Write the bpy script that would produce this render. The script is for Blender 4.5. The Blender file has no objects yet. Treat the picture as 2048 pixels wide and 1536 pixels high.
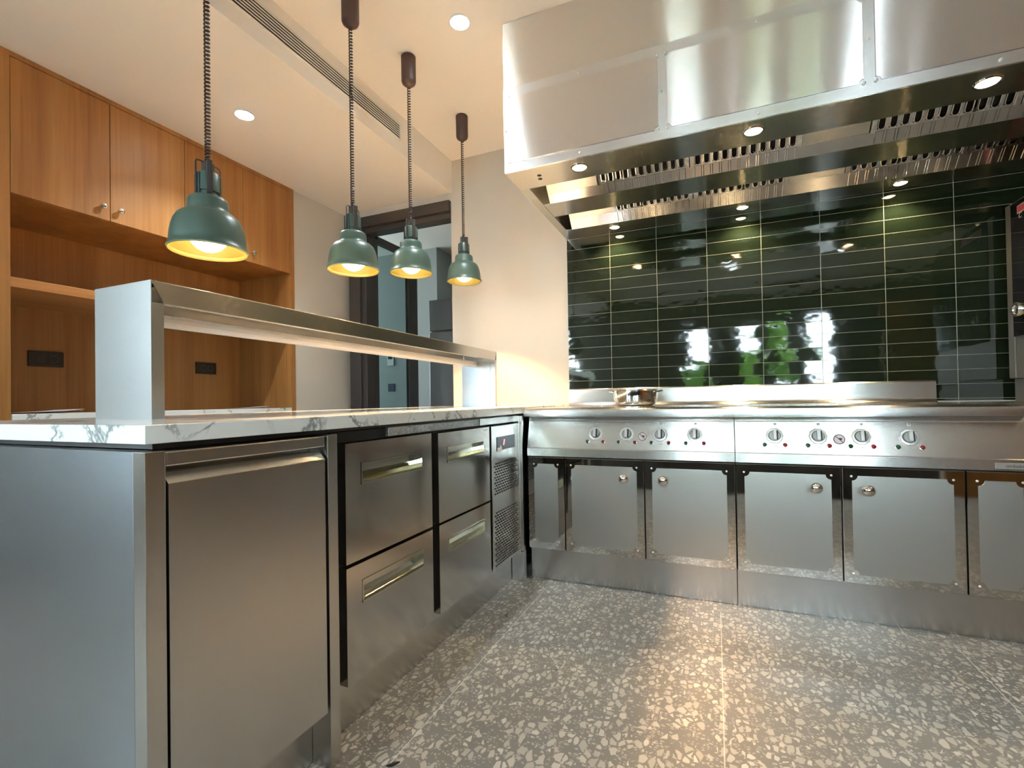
import bpy, bmesh, math, random
from mathutils import Vector, Matrix
R = math.radians
random.seed(7)
sc = bpy.context.scene
COL = sc.collection

# ------------------------------------------------------------------ camera, world, exposure
cam = bpy.data.cameras.new('camera'); camo = bpy.data.objects.new('camera', cam); COL.objects.link(camo)
yaw, pitch, roll = 0.3995466, 0.0104225, -0.01584228
fw = Vector((-math.sin(yaw)*math.cos(pitch), math.cos(yaw)*math.cos(pitch), math.sin(pitch)))
r0 = Vector((math.cos(yaw), math.sin(yaw), 0)); u0 = r0.cross(fw)
rt = math.cos(roll)*r0 + math.sin(roll)*u0; up = -math.sin(roll)*r0 + math.cos(roll)*u0
camo.matrix_world = Matrix(((rt.x, up.x, -fw.x, 0), (rt.y, up.y, -fw.y, 0), (rt.z, up.z, -fw.z, 0.94), (0, 0, 0, 1)))
cam.sensor_fit = 'HORIZONTAL'; cam.sensor_width = 36
cam.lens = 961.1275/2048*36
cam.shift_y = (791.414-768)/2048
cam.clip_start = 0.02
sc.camera = camo
sc.view_settings.view_transform = 'Standard'; sc.view_settings.look = 'None'
sc.view_settings.gamma = 1; sc.view_settings.use_curve_mapping = False
sc.view_settings.exposure = 1.6
sc.cycles.max_bounces = 10; sc.cycles.diffuse_bounces = 5; sc.cycles.glossy_bounces = 6
sc.cycles.transparent_max_bounces = 12
sc.cycles.caustics_reflective = True
sc.cycles.sample_clamp_indirect = 14
W = bpy.data.worlds.new('world'); sc.world = W; W.use_nodes = True
bg = W.node_tree.nodes['Background']; bg.inputs[0].default_value = (0.80, 0.93, 1.0, 1); bg.inputs[1].default_value = 17.0

def lamp(kind, name, loc, energy, color, target=None, size=0.03, cone=100, blend=0.4, sizey=None):
    d = bpy.data.lights.new(name, kind); d.energy = energy; d.color = color
    if kind == 'SPOT': d.spot_size = R(cone); d.spot_blend = blend; d.shadow_soft_size = size
    elif kind == 'AREA':
        d.shape = 'RECTANGLE'; d.size = size; d.size_y = sizey or size
    elif kind == 'SUN': d.angle = R(2)
    else: d.shadow_soft_size = size
    o = bpy.data.objects.new(name, d); COL.objects.link(o); o.location = loc
    if target is not None:
        o.rotation_euler = (Vector(target)-Vector(loc)).to_track_quat('-Z', 'Y').to_euler()
    return o
lamp('SUN', 'sun', (0, -20, 20), 8.0, (1, .96, .88), target=(2.0, -34, 0))

# ------------------------------------------------------------------ helpers
WORG = {}
def tag(o, label=None, cat=None, group=None, kind=None):
    if label: o['label'] = label
    if cat: o['category'] = cat
    if group: o['group'] = group
    if kind: o['kind'] = kind
    return o
def thing(name, label, cat, loc=(0, 0, 0), group=None):
    o = bpy.data.objects.new(name, None); COL.objects.link(o); o.location = loc
    o.empty_display_size = .05
    WORG[o] = Vector(loc)
    return tag(o, label, cat, group)
class MB:
    def __init__(s): s.v = []; s.f = []; s.sm = []
    def add(s, vs, fs, smooth=False):
        n = len(s.v); s.v += [tuple(v) for v in vs]
        for f in fs: s.f.append([i+n for i in f]); s.sm.append(smooth)
        return s
    def box(s, x0, x1, y0, y1, z0, z1):
        vs = [(x, y, z) for z in (z0, z1) for y in (y0, y1) for x in (x0, x1)]
        return s.add(vs, [(0, 2, 3, 1), (4, 5, 7, 6), (0, 1, 5, 4), (2, 6, 7, 3), (0, 4, 6, 2), (1, 3, 7, 5)])
    def prism(s, poly, axis, a, b, smooth=False):
        # poly: 2D points in the two other axes (x,y,z order), extruded along axis a..b
        def P(p, t):
            return {'x': (t, p[0], p[1]), 'y': (p[0], t, p[1]), 'z': (p[0], p[1], t)}[axis]
        n = len(poly); vs = [P(p, a) for p in poly]+[P(p, b) for p in poly]
        s.add(vs, [tuple(range(n)), tuple(reversed(range(n, 2*n)))], False)
        s.add(vs, [(i, i+n, (i+1) % n+n, (i+1) % n) for i in range(n)], smooth)
        return s
    def lathe(s, prof, c=(0, 0, 0), seg=40, axis='z', cap=True):
        # prof: (radius, height) list
        vs = []; fs = []
        for r, h in prof:
            for k in range(seg):
                a = 2*math.pi*k/seg; u, v = r*math.cos(a), r*math.sin(a)
                p = {'z': (u, v, h), 'y': (u, h, v), 'x': (h, u, v)}[axis]
                vs.append((p[0]+c[0], p[1]+c[1], p[2]+c[2]))
        for j in range(len(prof)-1):
            for k in range(seg):
                fs.append((j*seg+k, j*seg+(k+1) % seg, (j+1)*seg+(k+1) % seg, (j+1)*seg+k))
        s.add(vs, fs, True)
        if cap:
            n = len(s.v)-len(vs)
            for j in (0, len(prof)-1):
                if prof[j][0] > 1e-5: s.f.append([n+j*seg+k for k in range(seg)]); s.sm.append(False)
        return s
    def tube(s, pts, r, seg=8, closed=False):
        pts = [Vector(p) for p in pts]; n = len(pts); vs = []; fs = []
        up = None
        for i, p in enumerate(pts):
            a = pts[(i-1) % n] if (closed or i > 0) else p
            b = pts[(i+1) % n] if (closed or i < n-1) else p
            t = (b-a).normalized()
            if up is None: up = t.orthogonal().normalized()
            up = (up-t*up.dot(t)).normalized(); w = t.cross(up)
            for k in range(seg):
                an = 2*math.pi*k/seg; vs.append(p+up*(r*math.cos(an))+w*(r*math.sin(an)))
        m = n if closed else n-1
        for i in range(m):
            for k in range(seg):
                j = (i+1) % n
                fs.append((i*seg+k, i*seg+(k+1) % seg, j*seg+(k+1) % seg, j*seg+k))
        s.add(vs, fs, True)
        if not closed:
            n0 = len(s.v)-len(vs)
            s.f.append([n0+k for k in range(seg)]); s.sm.append(False)
            s.f.append([n0+(n-1)*seg+k for k in range(seg)]); s.sm.append(False)
        return s
    def quad(s, a, b, c, d, smooth=False): return s.add([a, b, c, d], [(0, 1, 2, 3)], smooth)
    def build(s, name, mat, parent=None, bevel=0, seg=2, weld=False, **kw):
        org = WORG.get(parent, Vector((0, 0, 0)))
        me = bpy.data.meshes.new(name)
        me.from_pydata([tuple(Vector(v)-org) for v in s.v], [], s.f)
        for p, q in zip(me.polygons, s.sm): p.use_smooth = q
        bm = bmesh.new(); bm.from_mesh(me)
        bmesh.ops.remove_doubles(bm, verts=bm.verts, dist=1e-6)
        bmesh.ops.recalc_face_normals(bm, faces=bm.faces); bm.to_mesh(me); bm.free()
        if any(s.sm): me.set_sharp_from_angle(angle=R(38))
        me.materials.append(mat)
        o = bpy.data.objects.new(name, me); COL.objects.link(o)
        if parent is not None: o.parent = parent
        WORG[o] = org
        if bevel:
            m = o.modifiers.new('bevel', 'BEVEL'); m.width = bevel; m.segments = seg; m.limit_method = 'ANGLE'; m.angle_limit = R(35)
            m.harden_normals = False
        if kw: tag(o, **kw)
        return o
def bx(name, mat, parent, x0, x1, y0, y1, z0, z1, bevel=0.001, **kw):
    return MB().box(x0, x1, y0, y1, z0, z1).build(name, mat, parent, bevel, **kw)
def struct(name, mat, *boxes, bevel=0):
    m = MB()
    for b in boxes: m.box(*b)
    return tag(m.build(name, mat, None, bevel), kind='structure')
def copy_tree(o, parent=None):
    c = o.copy(); COL.objects.link(c); c.parent = parent
    for ch in list(o.children): copy_tree(ch, c)
    return c
def text_mesh(name, s, mat, parent, loc, size, rot, depth=0.0003, shear=0, align='LEFT'):
    cu = bpy.data.curves.new(name, 'FONT'); cu.body = s; cu.size = size; cu.extrude = depth; cu.shear = shear; cu.align_x = align; cu.align_y = 'CENTER'
    t = bpy.data.objects.new(name, cu); COL.objects.link(t)
    dg = bpy.context.evaluated_depsgraph_get(); me = bpy.data.meshes.new_from_object(t.evaluated_get(dg))
    bpy.data.objects.remove(t); me.materials.clear(); me.materials.append(mat)
    mt = Matrix.Translation(Vector(loc)-WORG.get(parent, Vector((0, 0, 0)))) @ rot.to_4x4(); me.transform(mt)
    o = bpy.data.objects.new(name, me); COL.objects.link(o); o.parent = parent; WORG[o] = WORG.get(parent, Vector((0, 0, 0)))
    return o

# ------------------------------------------------------------------ materials
class NT:
    def __init__(s, name):
        s.m = bpy.data.materials.new(name); s.m.use_nodes = True; s.t = s.m.node_tree; s.b = s.t.nodes['Principled BSDF']
    def n(s, typ, **kw):
        nd = s.t.nodes.new(typ)
        for k, v in kw.items():
            if k.startswith('i_'):
                key = k[2:]; key = int(key) if key.isdigit() else key
                s.put(nd.inputs[key], v)
            else: setattr(nd, k, v)
        return nd
    def put(s, sock, v):
        if isinstance(v, bpy.types.NodeSocket): s.t.links.new(v, sock)
        else: sock.default_value = v
    def math(s, op, a, b=0.0, c=0.0, clamp=False):
        nd = s.n('ShaderNodeMath', operation=op); nd.use_clamp = clamp
        s.put(nd.inputs[0], a); s.put(nd.inputs[1], b); s.put(nd.inputs[2], c); return nd.outputs[0]
    def vec(s, op, a, b=(0, 0, 0), sc=None):
        nd = s.n('ShaderNodeVectorMath', operation=op); s.put(nd.inputs[0], a); s.put(nd.inputs[1], b)
        if sc is not None: s.put(nd.inputs[3], sc)
        return nd.outputs['Vector'] if op not in ('DOT_PRODUCT', 'LENGTH') else nd.outputs['Value']
    def mix(s, f, a, b):
        nd = s.n('ShaderNodeMix', data_type='RGBA'); s.put(nd.inputs[0], f); s.put(nd.inputs[6], a); s.put(nd.inputs[7], b); return nd.outputs[2]
    def ramp(s, f, *st, interp='LINEAR'):
        nd = s.n('ShaderNodeValToRGB'); s.put(nd.inputs[0], f); nd.color_ramp.interpolation = interp; e = nd.color_ramp.elements
        while len(e) < len(st): e.new(.5)
        for el, (p, c) in zip(e, st):
            el.position = p; el.color = (c, c, c, 1) if isinstance(c, (int, float)) else (*c, 1)
        return nd.outputs[0]
    def pos(s): return s.n('ShaderNodeNewGeometry').outputs['Position']
    def noise(s, v, scale=5, detail=2, rough=.5, dist=0):
        nd = s.n('ShaderNodeTexNoise'); s.put(nd.inputs['Vector'], v); nd.inputs['Scale'].default_value = scale
        nd.inputs['Detail'].default_value = detail; nd.inputs['Roughness'].default_value = rough; nd.inputs['Distortion'].default_value = dist
        return nd.outputs[0]
    def scale(s, v, k): return s.vec('MULTIPLY', v, k)
    def bump(s, h, strength=.1, dist=.001, normal=None):
        nd = s.n('ShaderNodeBump'); s.put(nd.inputs['Height'], h); nd.inputs['Strength'].default_value = strength; nd.inputs['Distance'].default_value = dist
        if normal is not None: s.put(nd.inputs['Normal'], normal)
        return nd.outputs[0]
    def set(s, **kw):
        names = dict(color='Base Color', rough='Roughness', metal='Metallic', normal='Normal', aniso='Anisotropic', tangent='Tangent', spec='Specular IOR Level', coat='Coat Weight', ior='IOR', emit='Emission Color', estr='Emission Strength', trans='Transmission Weight', alpha='Alpha', coatr='Coat Roughness')
        for k, v in kw.items():
            if k in ('color', 'emit') and isinstance(v, tuple) and len(v) == 3: v = (*v, 1)
            s.put(s.b.inputs[names[k]], v)
        return s
def simple(name, color, rough=.5, metal=0, **kw): return NT(name).set(color=color, rough=rough, metal=metal, **kw).m
def emissive(name, color, strength): return NT(name).set(color=(.8, .8, .8), emit=color, estr=strength).m

def steel(name, grain, base=(.60, .60, .585), rough=.12, spread=.30, wob=0.0, wscale=3.0, streak=1.0):
    """brushed stainless steel; grain is the direction of the brushing"""
    t = NT(name); p = t.pos(); N = t.n('ShaderNodeNewGeometry').outputs['Normal']
    g = Vector(grain).normalized()
    k = tuple(4.0 if abs(c) > .5 else 420.0 for c in g)
    n1 = t.noise(t.scale(p, k), 1.0, 3, .6)
    n2 = t.noise(p, 1.7, 2)
    nm = N
    if wob:
        nm = t.bump(t.noise(p, wscale, 1, .4), wob, .02)
    # brushing grooves: normals fan out only across the grain
    T = t.vec('NORMALIZE', t.vec('CROSS_PRODUCT', nm, (g.x+.0013, g.y+.0017, g.z+.0011)))
    w = t.n('ShaderNodeTexWhiteNoise', noise_dimensions='3D', i_0=t.vec('SCALE', p, sc=9000.0)).outputs[1]
    wx = t.n('ShaderNodeSeparateXYZ', i_0=w).outputs
    amp = t.math('SUBTRACT', t.math('ADD', wx[0], wx[1]), 1.0)
    if spread: nm = t.vec('NORMALIZE', t.vec('ADD', nm, t.vec('SCALE', T, sc=t.math('MULTIPLY', amp, spread))))
    col = t.mix(t.math('MULTIPLY', n1, .22*streak), (*base, 1), (base[0]*.86, base[1]*.86, base[2]*.86, 1))
    rg = t.math('ADD', t.math('MULTIPLY', n1, .03*streak), t.math('MULTIPLY_ADD', n2, .04, rough-.03))
    return t.set(color=col, metal=1.0, rough=rg, normal=nm).m
M = {}
M['steel_x'] = steel('steel_brushed_along_x', (1, 0, 0), rough=.17, spread=.28)
M['steel_y'] = steel('steel_brushed_along_y', (0, 1, 0), base=(.62, .61, .58), rough=.2, spread=.20, wob=.02)
M['steel_hood'] = steel('hood_steel', (1, 0, 0), base=(.76, .74, .71), rough=.085, spread=.60, wob=.01, wscale=2)
M['steel_frame'] = steel('hood_frame_steel', (1, 0, 0), base=(.70, .71, .73), rough=.22, spread=.42, streak=.4)
M['steel_film'] = steel('hood_panel_steel', (1, 0, 0), base=(.74, .72, .72), rough=.10, spread=.55, wob=.05, wscale=2.4, streak=.4)
M['steel_under'] = steel('hood_underside_steel', (1, 0, 0), base=(.60, .56, .48), rough=.17, spread=.40)
M['ledge'] = steel('filter_ledge_steel', (1, 0, 0), base=(.50, .49, .48), rough=.14, spread=.08, streak=.3)
M['steel_end'] = steel('end_panel_steel', (1, 0, 0), base=(.46, .51, .55), rough=.24, spread=.25)
M['steel_door'] = steel('drawer_steel', (0, 1, 0), base=(.56, .54, .50), rough=.11, spread=.06, wob=.02)
M['matt'] = steel('door_panel_satin_steel', (1, 0, 0), base=(.52, .52, .50), rough=.34, spread=.14, streak=.6)
M['mirror'] = steel('polished_steel', (1, 0, 0), base=(.62, .61, .58), rough=.05, spread=0, wob=.015, wscale=9, streak=.1)
M['chrome'] = simple('chrome', (.75, .75, .74), .08, 1)
M['chrome_soft'] = simple('satin_chrome', (.7, .7, .68), .2, 1)
M['rivet'] = simple('rivet_steel', (.85, .84, .80), .35, .7)
M['black'] = simple('black_gap', (.012, .012, .012), .6)
M['black_gloss'] = simple('black_glass', (.008, .008, .010), .08)
M['dark_metal'] = simple('dark_powder_coated_metal', (.035, .03, .028), .4)
M['brown_canopy'] = simple('dark_brown_canopy', (.05, .025, .02), .45)
M['cord'] = simple('brown_coiled_cord', (.035, .018, .015), .38)
M['green'] = simple('green_lamp_paint', (.048, .088, .072), .38)
M['gold'] = simple('yellow_gold_reflector', (.20, .165, .040), .45, .1)
M['bulb'] = emissive('warm_bulb', (1, .78, .42), 3.2)
M['hood_bulb'] = emissive('warm_hood_lamp', (1, .68, .34), 30)
M['downlight'] = emissive('cool_downlight', (.85, .95, 1), 30)
M['white'] = simple('white_plastic', (.7, .7, .68), .4)

def plaster(name, col, bumps=.03):
    t = NT(name); p = t.pos()
    c = t.mix(t.noise(p, 1.2, 3), (*col, 1), tuple(x*.95 for x in col)+(1,))
    return t.set(color=c, rough=.75, normal=t.bump(t.noise(p, 160, 2), bumps, .0006)).m
M['wall'] = plaster('cream_wall_paint', (.56, .515, .45))
M['ceil'] = plaster('ceiling_paint', (.87, .80, .715))
M['grey_wall'] = plaster('grey_wall_paint', (.42, .44, .42))

def wood(name, cols, along='z'):
    t = NT(name); p = t.pos()
    k = {'z': (9, 9, .35), 'y': (9, .5, 9)}[along]
    k2 = {'z': (90, 90, 2.2), 'y': (90, 2.2, 90)}[along]
    a = t.noise(t.scale(p, k), 1, 3, .55, .4); b = t.noise(t.scale(p, k2), 1, 3, .6)
    f = t.math('ADD', t.math('MULTIPLY', a, .75), t.math('MULTIPLY', b, .35))
    c = t.ramp(f, (.30, cols[0]), (.52, cols[1]), (.75, cols[2]))
    return t.set(color=c, rough=.42, spec=.35, normal=t.bump(b, .05, .0005)).m
M['wood'] = wood('teak_veneer', [(.20, .080, .022), (.30, .134, .037), (.385, .19, .060)])
M['wood_shelf'] = wood('teak_edge', [(.30, .12, .035), (.40, .18, .055), (.46, .22, .07)], 'y')

def marble():
    t = NT('white_marble'); p = t.pos()
    q = t.vec('ADD', p, t.vec('SCALE', t.n('ShaderNodeTexNoise', i_Vector=p, i_Scale=3.0).outputs[1], sc=.35))
    r = t.vec('MULTIPLY', q, (1, 1, 1.0))
    v1 = t.math('ABSOLUTE', t.math('SUBTRACT', t.noise(r, 5.5, 5, .62), .5))
    l1 = t.ramp(v1, (0, 1), (.012, .7), (.03, 0))
    m1 = t.ramp(t.noise(p, 6.5, 2), (.44, 0), (.54, 1))
    f = t.math('MULTIPLY', l1, m1)
    soft = t.ramp(t.noise(q, 5, 4), (.5, 0), (.8, .22))
    c = t.mix(soft, (.70, .72, .70, 1), (.42, .46, .47, 1))
    c = t.mix(t.math('MULTIPLY', f, .85), c, (.13, .15, .16, 1))
    return t.set(color=c, rough=.12, spec=.5).m
M['marble'] = marble()

def terrazzo():
    t = NT('terrazzo_floor'); p = t.pos(); s = t.n('ShaderNodeSeparateXYZ', i_0=p).outputs
    q = t.vec('ADD', p, t.vec('SCALE', t.n('ShaderNodeTexNoise', i_Vector=p, i_Scale=38.0).outputs[1], sc=.010))
    def chips(scale, stretch, thr, keep, off):
        v = t.vec('ADD', t.scale(q, stretch), (off, off*.7, 0))
        vo = t.n('ShaderNodeTexVoronoi', feature='DISTANCE_TO_EDGE', i_Vector=v, i_Scale=scale)
        vc = t.n('ShaderNodeTexVoronoi', feature='F1', i_Vector=v, i_Scale=scale)
        cs = t.n('ShaderNodeSeparateColor', i_0=vc.outputs['Color']).outputs
        edge = t.math('GREATER_THAN', vo.outputs[0], t.math('MULTIPLY_ADD', cs[1], .12, thr))
        return t.math('MULTIPLY', edge, t.math('GREATER_THAN', cs[0], 1-keep)), cs[2]
    a, ca = chips(50, (1.0, .64, 1), .085, .58, 0)
    b, cb = chips(108, (.8, 1.0, 1), .11, .55, 3.3)
    na = t.math('SUBTRACT', 1.0, a)
    matrix = t.mix(t.noise(p, 7, 3), (.205, .198, .182, 1), (.172, .167, .155, 1))
    c1 = t.ramp(ca, (0, (.36, .335, .30)), (.5, (.46, .43, .385)), (1, (.53, .50, .455)))
    c2 = t.ramp(cb, (0, (.28, .255, .225)), (1, (.40, .37, .33)))
    col = t.mix(t.math('MULTIPLY', b, na), matrix, c2)
    col = t.mix(a, col, c1)
    # tile joints
    def line(coord, at, w): return t.math('LESS_THAN', t.math('ABSOLUTE', t.math('SUBTRACT', coord, at)), w)
    def rep(coord, at, pitch, w):
        f = t.math('FRACT', t.math('ADD', t.math('DIVIDE', t.math('SUBTRACT', coord, at), pitch), 10.5))
        return t.math('LESS_THAN', t.math('ABSOLUTE', t.math('SUBTRACT', f, .5)), w/pitch)
    jx = rep(s[0], .0055, .803, .0016)
    front = t.math('LESS_THAN', s[1], 2.30)
    jy = t.math('MULTIPLY', rep(s[1], 2.30, .803, .0014), t.math('GREATER_THAN', s[0], .668))
    j = t.math('MAXIMUM', t.math('MULTIPLY', jx, front), jy)
    j2 = t.math('MULTIPLY', line(s[0], .668, .0016), t.math('GREATER_THAN', s[1], 2.30))
    j = t.math('MAXIMUM', j, j2)
    col = t.mix(t.math('MULTIPLY', j, .75), col, (.60, .57, .50, 1))
    return t.set(color=col, rough=t.math('MULTIPLY_ADD', t.noise(p, 9, 2), .14, .24), spec=.35).m
M['terrazzo'] = terrazzo()

def tiles():
    t = NT('dark_green_glazed_tiles'); p = t.pos(); s = t.n('ShaderNodeSeparateXYZ', i_0=p).outputs
    u = t.math('ADD', t.math('DIVIDE', t.math('ADD', s[0], .030), .298), 20.0)
    v = t.math('ADD', t.math('DIVIDE', t.math('SUBTRACT', s[2], 1.066), .0748), 20.0)
    def e(x, w):
        f = t.math('FRACT', x); d = t.math('MINIMUM', f, t.math('SUBTRACT', 1.0, f)); return t.math('LESS_THAN', d, w)
    g = t.math('MAXIMUM', e(u, .0013/.298), e(v, .0009/.0748))
    idv = t.n('ShaderNodeCombineXYZ', i_0=t.math('FLOOR', u), i_1=t.math('FLOOR', v), i_2=0.0).outputs[0]
    wn = t.n('ShaderNodeTexWhiteNoise', noise_dimensions='3D', i_0=idv).outputs[1]
    tilt = t.vec('MULTIPLY', t.vec('SUBTRACT', wn, (.5, .5, .5)), (.014, 0, .020))
    N = t.n('ShaderNodeNewGeometry').outputs['Normal']
    nm = t.vec('NORMALIZE', t.vec('ADD', N, tilt))
    nm = t.bump(t.noise(t.scale(p, (7, 7, 11)), 1, 2), .12, .01, nm)
    c = t.mix(t.n('ShaderNodeSeparateXYZ', i_0=wn).outputs[1], (.0055, .0100, .0058, 1), (.0090, .0145, .0080, 1))
    c = t.mix(g, c, (.23, .235, .205, 1))
    return t.set(color=c, rough=t.math('MULTIPLY_ADD', g, .6, .05), normal=nm, spec=.55).m
M['tiles'] = tiles()

def film():
    t = NT('wrinkled_plastic_film'); p = t.pos()
    return t.set(color=(.5, .5, .5), metal=.9, rough=.12, normal=t.bump(t.noise(p, 55, 4, .7, 1.5), .8, .006)).m
M['film'] = film()
def glass(name, tint, refl=.10):
    m = bpy.data.materials.new(name); m.use_nodes = True; nt = m.node_tree; nt.nodes.clear()
    o = nt.nodes.new('ShaderNodeOutputMaterial'); mx = nt.nodes.new('ShaderNodeMixShader'); tr = nt.nodes.new('ShaderNodeBsdfTransparent'); gl = nt.nodes.new('ShaderNodeBsdfGlossy')
    lw = nt.nodes.new('ShaderNodeLayerWeight'); fr = nt.nodes.new('ShaderNodeMath'); fr.operation = 'POWER'; fr.inputs[1].default_value = 4; nt.links.new(lw.outputs['Facing'], fr.inputs[0])
    ad = nt.nodes.new('ShaderNodeMath'); ad.operation = 'MULTIPLY_ADD'; ad.inputs[1].default_value = .8; ad.inputs[2].default_value = .03; nt.links.new(fr.outputs[0], ad.inputs[0])
    tr.inputs[0].default_value = (*tint, 1); gl.inputs['Roughness'].default_value = .02
    nt.links.new(ad.outputs[0], mx.inputs[0]); nt.links.new(tr.outputs[0], mx.inputs[1]); nt.links.new(gl.outputs[0], mx.inputs[2]); nt.links.new(mx.outputs[0], o.inputs[0])
    return m
M['glass'] = glass('clear_window_glass', (.93, .95, .95))
M['smoked'] = glass('door_glass', (.62, .68, .68))
def leafm():
    t = NT('leaves'); c = t.ramp(t.noise(t.pos(), 3, 2), (.3, (.05, .16, .02)), (.7, (.22, .42, .06)))
    return t.set(color=c, rough=.6).m
M['leaf'] = leafm(); M['bark'] = simple('bark', (.08, .06, .045), .9)
M['grass'] = simple('paving', (.30, .30, .28), .9)
M['fridge'] = simple('fridge_grey_metal', (.22, .22, .22), .32, .85)
M['display'] = simple('blue_control_film', (.028, .045, .085), .3)
M['red_digit'] = emissive('red_digit', (.9, .12, .15), .9)
M['green_lens'] = simple('green_lens', (.01, .09, .035), .12)
M['red_lens'] = simple('red_lens', (.28, .012, .02), .12)
M['sign_white'] = simple('sign_white', (.72, .62, .62), .4)
M['sign_ink'] = simple('sign_ink', (.05, .012, .025), .5)
M['paper'] = simple('white_paper', (.62, .56, .56), .6)
M['tube'] = simple('white_lamp_tube', (.72, .66, .60), .35)
M['logo_red'] = simple('red_badge', (.40, .05, .05), .4)
M['logo_edge'] = simple('badge_edge', (.5, .42, .40), .4)
M['plate'] = simple('nameplate_metal', (.45, .42, .38), .35, .8)
M['plate_ink'] = simple('nameplate_ink', (.06, .05, .04), .5)
M['oven_steel'] = simple('oven_steel', (.20, .185, .16), .42, .85)
M['knobsteel'] = simple('knob_steel', (.66, .66, .64), .16, 1)
M['knob_disc'] = simple('knob_disc_metal', (.30, .30, .29), .3, .6)
M['bezel'] = simple('bezel_plastic_chrome', (.80, .81, .79), .2, .35)
M['grey_grip'] = simple('knob_grip_silver', (.50, .50, .48), .3, .7)

# ------------------------------------------------------------------ the setting
XL, XR, YB, YW = -3.42, 3.4, -3.0, 3.2
struct('floor', M['terrazzo'], (XL-2.2, XR+.1, YB-.1, 6.0, -.06, 0))
struct('wall_back', M['wall'], (-1.834, XR, YW, YW+.16, 0, 2.9))
struct('wall_back_over_door', M['wall'], (-2.95, -1.834, YW, YW+.16, 2.475, 2.9))
struct('wall_tiled', M['tiles'], (-.920, 2.9, YW-.008, YW, .905, 2.06))
struct('wall_left', M['wall'], (-3.02, -2.87, 2.657, YW+.16, 0, 2.535))
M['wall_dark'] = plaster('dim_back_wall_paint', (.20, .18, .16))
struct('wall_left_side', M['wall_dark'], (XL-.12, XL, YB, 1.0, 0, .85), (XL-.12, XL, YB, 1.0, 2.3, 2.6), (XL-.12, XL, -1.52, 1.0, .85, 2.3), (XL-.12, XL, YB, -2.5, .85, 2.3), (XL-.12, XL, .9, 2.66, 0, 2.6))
struct('wall_right', M['wood'], (XR, XR+.1, YB, YW+.16, 0, 2.9))
struct('ceiling', M['ceil'], (-1.822, XR, YB, YW, 2.78, 2.9), (XL-.12, -1.822, YB, YW, 2.535, 2.9))
# window wall behind the camera
wins = [(-2.95, -2.50, 1.0, 2.25), (-.50, -.06, 1.0, 2.25), (.40, .74, 1.0, 2.25), (.88, 1.28, 1.0, 2.25), (1.46, 1.84, 1.0, 2.25)]
m = MB(); xs = [XL-.12]+[v for w in wins for v in w[:2]]+[XR+.1]
for i in range(0, len(xs), 2): m.box(xs[i], xs[i+1], YB-.12, YB, 0, 2.9)
for w in wins: m.box(w[0], w[1], YB-.12, YB, 0, w[2]); m.box(w[0], w[1], YB-.12, YB, w[3], 2.9)
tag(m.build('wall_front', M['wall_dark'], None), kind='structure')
for i, w in enumerate(wins):
    f = MB()
    for a in (w[0], w[1]-.04): f.box(a, a+.04, YB-.09, YB-.03, w[2], w[3])
    for z in (w[2], w[3]-.04): f.box(w[0]+.04, w[1]-.04, YB-.09, YB-.03, z, z+.04)
    fo = tag(f.build('window_%d' % (i+1), M['dark_metal'], None), kind='structure')
    MB().box(w[0]+.04, w[1]-.04, YB-.063, YB-.057, w[2]+.04, w[3]-.04).build('glass_pane', M['glass'], fo)
# left wall windows
for i, (a, b) in enumerate([(-2.5, -1.52)]):
    f = MB()
    for y in (a, b-.04): f.box(XL-.09, XL-.03, y, y+.04, .85, 2.3)
    for z in (.85, 2.26): f.box(XL-.09, XL-.03, a+.04, b-.04, z, z+.04)
    fo = tag(f.build('window_%d' % (i+6), M['dark_metal'], None), kind='structure')
    MB().box(XL-.063, XL-.057, a+.04, b-.04, .89, 2.26).build('glass_pane', M['glass'], fo)
# room behind the glazed door
struct('wall_far', M['grey_wall'], (-5.6, -2.89, 4.70, 4.82, 0, 2.7), (-2.95, -2.89, 4.82, 5.9, 0, 2.7), (-2.89, -1.6, 5.8, 5.9, 0, 2.7))
struct('wall_far_left', M['grey_wall'], (-5.6, -5.5, 3.36, 4.7, 0, 2.7))
struct('wall_far_front', M['grey_wall'], (-5.6, -2.95, 3.24, 3.36, 0, 2.7))
struct('wall_far_right', M['grey_wall'], (-1.70, -1.6, 3.36, 5.8, 0, 2.7))
struct('ceiling_far', M['ceil'], (-5.6, -1.6, 3.36, 5.9, 2.7, 2.8))
lamp('AREA', 'side_room_daylight', (-5.3, 4.0, 1.6), 19, (.76, .93, 1.0), target=(-3.0, 4.2, 1.5), size=.8, sizey=1.2)
# door frame and the open glazed leaf
fr = MB()
fr.box(-2.80, -2.69, YW-.03, YW+.10, 0, 2.475).box(-2.80, -1.836, YW-.03, YW+.10, 2.391, 2.475)
fr.box(-2.69, -2.645, YW-.005, YW+.10, 0, 2.391).box(-2.645, -1.836, YW+.0, YW+.10, 2.346, 2.391)
door = tag(fr.build('door_1', M['dark_metal'], None, .002), kind='structure')
lf = MB(); lf.box(-2.685, -2.645, 3.30, 3.35, .02, 2.34).box(-2.685, -2.645, 3.80, 3.94, .02, 2.37)
lf.box(-2.685, -2.645, 3.35, 3.80, 2.31, 2.37).box(-2.685, -2.645, 3.35, 3.80, .02, .10)
leaf = lf.build('door_leaf', M['dark_metal'], door, .001)
MB().box(-2.668, -2.662, 3.35, 3.80, .10, 2.31).build('glass_pane', M['smoked'], leaf)
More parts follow.
